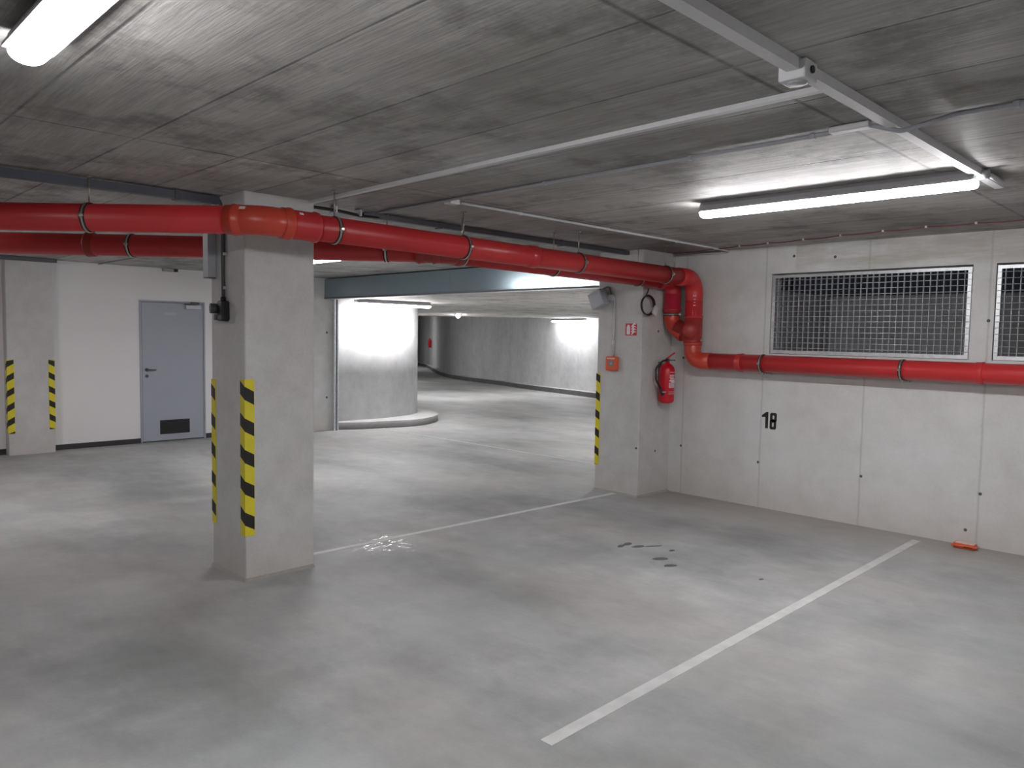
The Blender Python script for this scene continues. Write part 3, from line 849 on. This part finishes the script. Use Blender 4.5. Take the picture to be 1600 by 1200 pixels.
v = (Vector((PX, 4.17, 1.62)) - Vector((PX, 4.425, 1.76))).normalized()
socket(p2, Vector((PX, 4.36, 1.735)), Vector((PX, 4.20, 1.66)), 'dark_fit', name='branch_socket', r=R0 + .006)
clamp(p2, (PX, 4.425, 1.865), (0, 0, 1), rod=False)
for q, d in ((lin(E2, B1, .06), xd2), (lin(E2, B1, .40), xd2), (lin(E2, B1, .80), xd2), (E2 + ud2 * .42, ud2), (E2 + ud2 * 2.32, ud2)): clamp(p2, q, d)

# ---------------------------------------------------------------- ceiling trunking, conduits and cables
def trunk(name, a, b, wd, ht, mat, label, cat='trunking', lid=True, group='white plastic trunking'):
    a, b = Vector(a), Vector(b); o = Vector(((a.x + b.x) / 2, (a.y + b.y) / 2, CEIL))
    t = thing(name, o, label, cat, group)
    d = (b - a).normalized(); s = Vector((-d.y, d.x, 0))
    bm = BM()
    def seg(w0, z0, z1):
        vs = []
        for p in (a, b):
            for x, z in ((-w0, z0), (w0, z0), (w0, z1), (-w0, z1)): vs.append(bm.verts.new(p + s * x + Vector((0, 0, z))))
        for f in ((0, 1, 2, 3), (7, 6, 5, 4), (0, 4, 5, 1), (1, 5, 6, 2), (2, 6, 7, 3), (3, 7, 4, 0)): bm.faces.new([vs[i] for i in f])
    seg(wd / 2, 0, -ht + .004); obj('channel', bm, mat, t)
    bm = BM(); seg(wd / 2 + .0015, -ht + .008, -ht); obj('lid', bm, mat, t)
    return t
trunk('cable_trunking', (-3.5, 1.125, CEIL), (4.84, 1.125, CEIL), .040, .036, 'white_pvc', 'thick white trunking across the ceiling, ending at the right-hand lamp')
trunk('cable_trunking', (2.65, 1.14, CEIL), (2.69, 4.64, CEIL), .028, .020, 'white_pvc', 'slim white trunking running from the thick trunking to the front pillar')

def conduit(name, pts, r, mat, label, cat='conduit', group=None, clips=(), fil=.05, clipmat='white_pvc', n=10):
    o = Vector(pts[0])
    t = thing(name, o, label, cat, group)
    bm = BM(); sweep(bm, fillet(pts, fil, 6), r, n); obj('tube', bm, mat, t)
    for c in clips:
        bm = BM(); c = Vector(c)
        bev_box(bm, c.x - .012, c.x + .012, c.y - .012, c.y + .012, c.z - r - .004, min(c.z + r + .006, CEIL - .001) if c.z > 2.4 else c.z + r + .006, .003, 1)
        obj('clip', bm, clipmat, t)
    return t
CZ = CEIL - .012
conduit('conduit', [(3.225, 4.62, CZ), (3.225, 1.40, CZ), (3.20, 1.20, CZ - .005), (3.23, 1.10, CEIL - .052), (3.27, .92, CZ), (3.27, -3.0, CZ)], .0095, 'grey_pvc',
        'thin grey conduit along the ceiling, crossing under the thick trunking', group='thin ceiling conduits', clips=[(3.225, 2.05, CZ), (3.225, 3.0, CZ), (3.27, .72, CZ), (3.225, 1.45, CZ)], clipmat='grey_pvc')
conduit('conduit', [(3.34, 3.86, CZ), (6.70, 3.86, CZ), (6.845, 3.86, CZ - .012), (6.845, 4.50, CZ - .012)], .010, 'white_pvc',
        'thin white conduit from the small ceiling box to the right wall', group='thin ceiling conduits', clips=[(3.9, 3.86, CZ), (4.9, 3.86, CZ), (5.9, 3.86, CZ)])
conduit('conduit', [(4.57, 7.08, CZ), (4.57, 5.5, CZ)], .009, 'white_pvc', 'thin white conduit leading from the lamp behind the front pillar', group='thin ceiling conduits')
conduit('conduit', [(3.36, 11.33, CZ), (3.36, 6.2, CZ)], .009, 'grey_pvc', 'thin grey conduit on the ceiling above the steel door', group='thin ceiling conduits')
def jbox(x0, x1, y0, y1, h, mat, label, lid=True):
    t = thing('junction_box', ((x0 + x1) / 2, (y0 + y1) / 2, CEIL), label, 'junction box')
    bm = BM(); bev_box(bm, x0, x1, y0, y1, CEIL - h, CEIL - .001, .006); obj('box_body', bm, mat, t)
    if lid:
        bm = BM(); lathe(bm, [(0, -.006), (.027, -.006), (.031, -.003), (.031, 0)], ((x0 + x1) / 2, (y0 + y1) / 2, CEIL - h), (0, 0, 1), 24); obj('round_lid', bm, 'grey_pvc', t)
        for sy in (y0, y1):
            bm = BM(); cyl(bm, ((x0 + x1) / 2, sy - .006, CEIL - h / 2), ((x0 + x1) / 2, sy + .006, CEIL - h / 2), .012, 12); obj('cable_entry', bm, 'black', t)
    return t
jbox(2.34, 2.43, 1.085, 1.175, .062, 'white_pvc', 'square white junction box with round lid on the thick trunking')
jbox(3.23, 3.31, 3.83, 3.90, .032, 'white_pvc', 'small white junction box where two thin conduits meet', False)
jbox(3.165, 3.215, 1.20, 1.36, .028, 'white_pvc', 'flat white junction box beside the thick trunking', False)
t = thing('lamp_cable', (4.6, 1.12, CEIL), 'short white conduit elbow joining the right-hand lamp to the trunking', 'conduit')
bm = BM(); sweep(bm, fillet([(4.42, 1.14, CEIL - .03), (4.42, 1.095, CEIL - .03), (4.50, 1.085, CEIL - .028), (4.72, 1.085, CEIL - .028)], .02, 5), .013, 10); obj('tube', bm, 'white_pvc', t)
bm = BM(); cyl(bm, (4.42, 1.075, CEIL - .03), (4.42, 1.125, CEIL - .03), .024, 14); obj('gland', bm, 'grey_pvc', t)

# dark trays along the pipe route
def tray(a, b, wd, z0, z1, mat, label, clips=()):
    a, b = Vector(a), Vector(b); d = (b - a).normalized(); s = Vector((-d.y, d.x, 0))
    t = thing('cable_tray', ((a.x + b.x) / 2, (a.y + b.y) / 2, z1), label, 'cable tray', 'dark cable trays')
    bm = BM(); vs = []
    pr = [(-wd / 2, z1), (-wd / 2, z0), (wd / 2, z0), (wd / 2, z1), (wd / 2 - .003, z1), (wd / 2 - .003, z0 + .003), (-wd / 2 + .003, z0 + .003), (-wd / 2 + .003, z1)]
    for p in (a, b): vs.append([bm.verts.new((p.x + s.x * x, p.y + s.y * x, z + p.z)) for x, z in pr])
    for i in range(8): bm.faces.new((vs[0][i], vs[0][(i + 1) % 8], vs[1][(i + 1) % 8], vs[1][i]))
    bm.faces.new(vs[0]); bm.faces.new(vs[1][::-1])
    obj('tray_channel', bm, mat, t)
    for x in clips:
        q = a.lerp(b, (x - a.x) / (b.x - a.x))
        bm = BM(); bev_box(bm, q.x - .016, q.x + .016, q.y - wd / 2 - .006, q.y + wd / 2 + .006, q.z + z0 - .008, CEIL - .001, .003, 1)
        obj('tray_clip', bm, 'dark_conduit', t)
    return t
tray((-1.6, 4.95, -.03), (2.19, 4.95, .0), .055, 2.445, 2.492, 'blue_tray', 'blue-grey cable tray on the ceiling left of the front pillar', clips=(1.92,))
tray((3.15, 4.72, 0), (6.33, 4.72, 0), .05, 2.455, 2.492, 'dark_conduit', 'dark cable tray on the ceiling between the two pillars', clips=(3.86, 5.3))
tray((-1.0, 11.12, 0), (2.80, 11.12, 0), .07, 2.45, 2.495, 'dark_conduit', 'dark cable tray over the pillar at the white wall')
t = thing('cable_bundle', (2.72, 4.72, 2.47), 'black cables leaving the front pillar for the dark tray', 'cable')
for k, (dy, dz) in enumerate(((0, 0), (.02, .004), (-.018, -.008))):
    bm = BM(); sweep(bm, fillet([(2.72, 4.70 + dy, 2.475 + dz), (2.92, 4.68 + dy, 2.47 + dz), (3.10, 4.70 + dy, 2.462 + dz), (3.35, 4.72 + dy * .5, 2.468)], .2, 5), .009, 8)
    obj('cable', bm, 'black', t)
for x in (2.90, 3.10):
    bm = BM(); bev_box(bm, x - .008, x + .008, 4.655, 4.735, 2.45, CEIL - .001, .003, 1); obj('cable_clip', bm, 'silver', t)

# red alarm cable with white clips near the right wall
t = thing('alarm_cable', (6.3, 3, CEIL), 'thin dull red cable on white clips along the ceiling edge at the right wall', 'cable')
rc = [(6.74, 4.45), (6.62, 3.9), (6.55, 3.60), (6.51, 3.30), (6.46, 2.95), (6.38, 2.60), (6.33, 2.25), (6.30, 1.93), (6.31, 1.6), (6.33, 1.25), (6.35, .4), (6.35, -2)]
bm = BM(); pts = []
for i in range(len(rc) - 1):
    for k in range(4):
        s = k / 4; pts.append((rc[i][0] * (1 - s) + rc[i + 1][0] * s, rc[i][1] * (1 - s) + rc[i + 1][1] * s, CEIL - .010 - .006 * math.sin(math.pi * s)))
sweep(bm, pts, .0045, 8); obj('cable', bm, 'red_cable', t)
for x, y in rc[1:-1]:
    bm = BM(); bev_box(bm, x - .012, x + .012, y - .008, y + .008, CEIL - .018, CEIL - .001, .003, 1); obj('clip', bm, 'white_pvc', t)

# ---------------------------------------------------------------- fittings on the front pillar
X = PA[0]
t = thing('surface_conduit', (X - .012, 4.915, 1.80), 'dark grey conduit down the left face of the front pillar', 'conduit')
bm = BM(); sweep(bm, fillet([(2.05, 4.96, 2.475), (2.14, 4.955, 2.49), (2.19, 4.935, 2.478), (X - .014, 4.92, 2.40), (X - .014, 4.915, 1.81)], .05, 6), .012, 10); obj('tube', bm, 'dark_conduit', t)
for z in (2.12, 1.90):
    bm = BM(); bev_box(bm, X - .022, X, 4.885, 4.90, z - .01, z + .01, .002, 1); obj('clip', bm, 'grey_pvc', t)
t = thing('wall_socket', (X, 4.90, 1.68), 'black outdoor socket with round plug on the left face of the front pillar', 'socket')
bm = BM(); bev_box(bm, X - .055, X - .001, 4.845, 4.925, 1.682, 1.815, .012, 3); obj('socket_body', bm, 'black', t)
bm = BM(); cyl(bm, (X - .04, 4.945, 1.765), (X - .085, 4.955, 1.765), .033, 20); obj('round_plug', bm, 'dark_slats', t)
bm = BM(); bev_box(bm, X - .06, X - .01, 4.925, 4.965, 1.688, 1.728, .006); obj('hinged_cover', bm, 'dark_slats', t)
bm = BM(); cyl(bm, (X - .014, 4.915, 1.812), (X - .014, 4.915, 1.84), .018, 14); obj('cable_gland', bm, 'black', t)
t = thing('metal_box', (X - .05, 5.07, 1.97), 'blue-grey metal box high on the far left corner of the front pillar', 'box')
bm = BM(); bev_box(bm, X - .058, X - .001, 5.045, 5.128, 1.975, 2.42, .004, 1); obj('box_body', bm, 'cabinet', t)
bm = BM(); box(bm, X - .055, X - .004, 5.048, 5.126, 1.969, 1.975); obj('box_base', bm, 'dark_conduit', t)

# ---------------------------------------------------------------- fittings on the right-hand pillar
BX, BY = PB[0], PB[2]
t = thing('fire_call_point', (BX, 4.865, 1.27), 'square orange-red fire alarm call point on the right-hand pillar', 'call point')
bm = BM(); bev_box(bm, BX - .045, BX - .001, 4.79, 4.94, 1.275, 1.425, .016, 3); obj('call_point_body', bm, 'call', t)
bm = BM(); box(bm, BX - .047, BX - .0445, 4.83, 4.90, 1.320, 1.385); obj('push_window', bm, 'call_in', t)
bm = BM(); box(bm, BX - .049, BX - .0465, 4.850, 4.870, 1.335, 1.36); obj('push_mark', bm, 'grey_pvc', t)
bm = BM(); box(bm, BX - .047, BX - .0445, 4.815, 4.915, 1.395, 1.408); obj('print_strip', bm, 'packet_label', t)
conduit('conduit', [(BX - .012, 4.865, 1.42), (BX - .012, 4.862, 2.03)], .010, 'white_pvc', 'white vertical conduit rising from the fire alarm call point')
bm = BM(); cyl(bm, (BX - .012, 4.865, 1.52), (BX - .012, 4.865, 1.59), .015, 12); o = obj('conduit_coupler', bm, 'white_pvc', [x for x in COL.objects if x.name.startswith('conduit')][-1])
t = thing('gate_beacon', (BX - .08, 5.0, 2.0), 'angled grey box near the top of the right-hand pillar', 'box')
tm = Matrix.Translation((BX - .075, 5.02, 2.01)) @ Matrix.Rotation(math.radians(-24), 4, 'X')
bm = BM(); u = BM()
bev_box(u, -.055, .055, -.085, .085, -.085, .085, .008); join(bm, u, tm); obj('box_body', bm, 'cabinet', t)
bm = BM(); bev_box(bm, BX - .05, BX - .001, 4.86, 4.93, 1.99, 2.06, .008); obj('cable_entry_box', bm, 'grey_pvc', t)
bm = BM(); sweep(bm, fillet([(BX - .02, 4.90, 2.06), (BX - .02, 4.93, 2.15), (BX - .02, 5.02, 2.12)], .03, 4), .007, 8); obj('cable', bm, 'dark_conduit', t)

# red fire sign, pillar front face
mp = lambda u, v, d: (BX - d, 4.72 - u, 1.642 + v)
t = thing('fire_sign', (BX, 4.65, 1.642), 'small red square sign with white extinguisher and flame symbols on the right-hand pillar', 'sign')
bm = BM(); prism(bm, [(0, 0), (.138, 0), (.138, .122), (0, .122)], mp, .0005, .003); obj('sign_plate', bm, 'sign_red', t)
bm = BM()
for k in range(1):
    prism(bm, [(.016, .010), (.058, .010), (.058, .085), (.050, .098), (.050, .108), (.024, .108), (.024, .098), (.016, .085)], mp, .003, .0045)
for k in range(4):
    v0 = .008 + k * .026
    prism(bm, [(.072, v0), (.086, v0), (.112, v0 + .028), (.128, v0 + .022), (.128, v0 + .030), (.108, v0 + .040), (.098, v0 + .036), (.072, v0 + .008)], mp, .003, .0045)
obj('sign_symbol', bm, 'sign_white', t)

# hanging loop of cable with a white tag, before the side face
t = thing('cable_loop', (6.42, 4.45, 1.95), 'coil of black cable with a white tag hanging under the red pipes', 'cable')
lc = Vector((6.345, 4.46, 1.945)); bm = BM()
for q in range(2):
    pts = [(lc.x + (.112 - .006 * q) * math.cos(a), lc.y + .012 * q, lc.z + (.098 - .006 * q) * math.sin(a)) for a in [math.radians(-8 + 328 * k / 30) for k in range(31)]]
    sweep(bm, pts, .008, 8)
sweep(bm, [(6.30, 4.46, 2.035), (6.335, 4.46, 2.09), (6.335, 4.46, 2.112)], .007, 8)
obj('cable', bm, 'black', t)
bm = BM(); u = BM(); bev_box(u, -.032, .032, -.012, .012, -.045, .045, .005); join(bm, u, Matrix.Translation((6.445, 4.445, 1.895)) @ Matrix.Rotation(math.radians(30), 4, 'Y')); obj('white_tag', bm, 'white_pvc', t)

# fire extinguisher
def extinguisher(ctr, label, full=True, s=1.0, out=(0, -1, 0)):
    cx, cy, z0 = ctr
    t = thing('fire_extinguisher', ctr, label, 'extinguisher', 'fire extinguishers')
    bm = BM(); lathe(bm, [(0, 0), (.055, 0), (.074, .012), (.080, .03), (.080, .335), (.074, .365), (.056, .390), (.032, .405), (.024, .412), (.024, .425), (0, .425)], (cx, cy, z0), n=28)
    obj('cylinder', bm, 'red_paint', t)
    bm = BM(); lathe(bm, [(0, .42), (.020, .42), (.020, .455), (.012, .465), (0, .465)], (cx, cy, z0), n=14); obj('valve', bm, 'dark_conduit', t)
    if not full: return t
    bm = BM()
    u = BM(); bev_box(u, -.02, .092, -.012, .012, -.008, .008, .005); join(bm, u, Matrix.Translation((cx, cy, z0 + .462)) @ Matrix.Rotation(math.radians(-50), 4, 'Z') @ Matrix.Rotation(math.radians(-38), 4, 'Y'))
    obj('squeeze_lever', bm, 'red_paint', t)
    bm = BM(); u = BM(); bev_box(u, 0, .080, -.010, .010, -.005, .005, .003); join(bm, u, Matrix.Translation((cx, cy, z0 + .442)) @ Matrix.Rotation(math.radians(-50), 4, 'Z')); obj('carry_handle', bm, 'black', t)
    bm = BM(); sweep(bm, fillet([(cx - .01, cy - .010, z0 + .445), (cx - .08, cy + .0, z0 + .435), (cx - .150, cy + .035, z0 + .36), (cx - .148, cy + .03, z0 + .24), (cx - .096, cy - .012, z0 + .12)], .07, 6), .0095, 10); obj('hose', bm, 'black', t)
    bm = BM(); sweep(bm, [(cx - .118, cy + .004, z0 + .17), (cx - .092, cy - .020, z0 + .085)], [.011, .017], 12); obj('nozzle', bm, 'black', t)
    bm = BM(); bev_box(bm, cx - .110, cx - .075, cy - .050, cy - .01, z0 + .112, z0 + .124, .003); obj('hose_clip', bm, 'silver', t)
    bm = BM(); r = .0812
    def cur(a0, a1, za, zb, mi=0):
        n = 8; pr = None
        for k in range(n + 1):
            a = math.radians(a0 + (a1 - a0) * k / n); p = (bm.verts.new((cx + r * math.cos(a), cy + r * math.sin(a), z0 + za)), bm.verts.new((cx + r * math.cos(a), cy + r * math.sin(a), z0 + zb)))
            if pr: f = bm.faces.new((pr[0], p[0], p[1], pr[1])); f.material_index = mi; f.smooth = True
            pr = p
    cur(-130, -68, .16, .215, 1); cur(-126, -70, .225, .24); cur(-122, -72, .246, .258); cur(-128, -85, .264, .27); cur(-112, -70, .215, .226); cur(-126, -67, .276, .295, 1); cur(-124, -70, .318, .323)
    cur(-132, -70, .118, .122); cur(-132, -70, .098, .1015); cur(-94, -90, .165, .21)
    obj('printed_label', bm, ['sign_white', 'pink_print'], t)
    bm = BM(); box(bm, cx - .02, cx + .02, cy + .078, BY, z0 + .30, z0 + .42); obj('wall_hook', bm, 'dark_conduit', t)
    return t
extinguisher((6.655, 4.425, .955), 'red fire extinguisher with black hose hanging on the right-hand pillar')
ex = extinguisher((0, 0, 0), 'tiny distant red fire extinguisher on the curved ramp wall', full=False)
ex.location = (23.05, 28.75, .98)

# small emergency light over the door wall
t = thing('emergency_light', (4.30, 11.32, 2.45), 'small emergency light at the ceiling above the steel door', 'lamp')
bm = BM(); bev_box(bm, 4.20, 4.34, 11.28, 11.36, 2.455, 2.498, .006); obj('light_body', bm, 'grey_pvc', t)
bm = BM(); bev_box(bm, 4.355, 4.40, 11.29, 11.34, 2.455, 2.495, .004); obj('cable_end', bm, 'black', t)

# ---------------------------------------------------------------- floor markings, number, small items
def floor_line(x0, x1, y, wd, label):
    bm = BM(); n = 40
    for k in range(n):
        a = x0 + (x1 - x0) * k / n; b = x0 + (x1 - x0) * (k + 1) / n
        box(bm, a, b, y[0] + (y[1] - y[0]) * k / n - wd / 2, y[0] + (y[1] - y[0]) * k / n + wd / 2, 0, .0015)
    o = obj('floor_line', bm, 'paint', origin=((x0 + x1) / 2, y[0], 0)); tag(o, label, 'floor marking', 'white bay lines')
def strip(x0, x1, ya, yb, wd, label):
    bm = BM(); prism(bm, [(x0, ya - wd / 2), (x1, yb - wd / 2), (x1, yb + wd / 2), (x0, ya + wd / 2)], lambda u, v, d: (u, v, d), 0, .0016)
    o = obj('floor_line', bm, 'paint', origin=((x0 + x1) / 2, (ya + yb) / 2, 0)); tag(o, label, 'floor marking', 'white bay lines')
strip(2.195, 6.72, 1.975, 2.012, .062, 'long white bay line in the foreground, ending near the right wall')
strip(2.73, 6.33, 4.905, 4.80, .055, 'white bay line running between the two concrete pillars')

t = thing('bay_number', (WX, 3.4, .775), 'black stencilled number 18 on the right wall', 'number')
mp = lambda u, v, d: (WX - d, 3.474 - u, .775 + v)
bm = BM(); prism(bm, [(.033, 0), (.062, 0), (.062, .157), (.040, .157), (-.003, .124), (-.003, .104), (.033, .108)], mp, .0003, .0012)
obj('digit_one', bm, 'number', t)
bm = BM()
def ring(u0, v0, u1, v1, w_, ch):
    o_ = [(u0 + ch, v0), (u1 - ch, v0), (u1, v0 + ch), (u1, v1 - ch), (u1 - ch, v1), (u0 + ch, v1), (u0, v1 - ch), (u0, v0 + ch)]
    c2 = ch * .5
    i_ = [(u0 + w_ + c2, v0 + w_), (u1 - w_ - c2, v0 + w_), (u1 - w_, v0 + w_ + c2), (u1 - w_, v1 - w_ - c2), (u1 - w_ - c2, v1 - w_), (u0 + w_ + c2, v1 - w_), (u0 + w_, v1 - w_ - c2), (u0 + w_, v0 + w_ + c2)]
    for k in range(8):
        j = (k + 1) % 8; prism(bm, [o_[k], o_[j], i_[j], i_[k]], mp, .0003, .0012)
ring(.078, -.006, .144, .086, .025, .012); ring(.080, .068, .148, .154, .025, .012)
obj('digit_eight', bm, 'number', t)

t = thing('orange_packet', (6.76, 1.67, 0), 'small orange wrapped packet lying on the floor at the foot of the right wall', 'packet')
bm = BM(); u = BM(); box(u, -.06, .06, -.09, .09, 0, .042)
bmesh.ops.recalc_face_normals(u, faces=u.faces); bmesh.ops.bevel(u, geom=u.edges[:], offset=.018, segments=4, affect='EDGES'); 
for f in u.faces: f.smooth = True
join(bm, u, Matrix.Translation((6.765, 1.67, 0))); obj('wrapper', bm, 'packet', t)
bm = BM(); bev_box(bm, 6.72, 6.80, 1.600, 1.735, .0415, .0435, .0008, 1); obj('pale_label', bm, 'packet_label', t)
bm = BM(); bev_box(bm, 6.704, 6.706, 1.605, 1.665, .020, .026, .0005, 1); obj('dark_print', bm, 'number', t)

for x, y, rx, ry, a in ((4.746, 3.531, .045, .022, .3), (4.833, 3.528, .05, .028, .1), (4.837, 3.43, .055, .03, -.3), (4.93, 3.36, .075, .014, -.5), (4.94, 3.19, .03, .018, 0), (4.69, 3.125, .06, .035, -.6), (4.60, 2.98, .05, .028, -.5), (4.80, 2.39, .022, .014, 0)):
    bm = BM(); n = 20
    ring_ = [(x + (rx * (1 + .1 * math.sin(3 * q + x * 9))) * math.cos(q) * math.cos(a) - ry * math.sin(q) * math.sin(a), y + rx * math.cos(q) * math.sin(a) + ry * math.sin(q) * math.cos(a)) for q in [2 * math.pi * k / n for k in range(n)]]
    prism(bm, ring_, lambda u, v, d: (u, v, d), 0, .0009)
    o = obj('floor_spot', bm, 'spot', origin=(x, y, 0)); tag(o, 'dark damp spot in the cluster on the floor of the middle bay', 'spot', 'dark damp spots on the floor')
    if x == 4.80: o['label'] = 'lone tiny dark spot on the floor nearest the long white line'; del o['group']
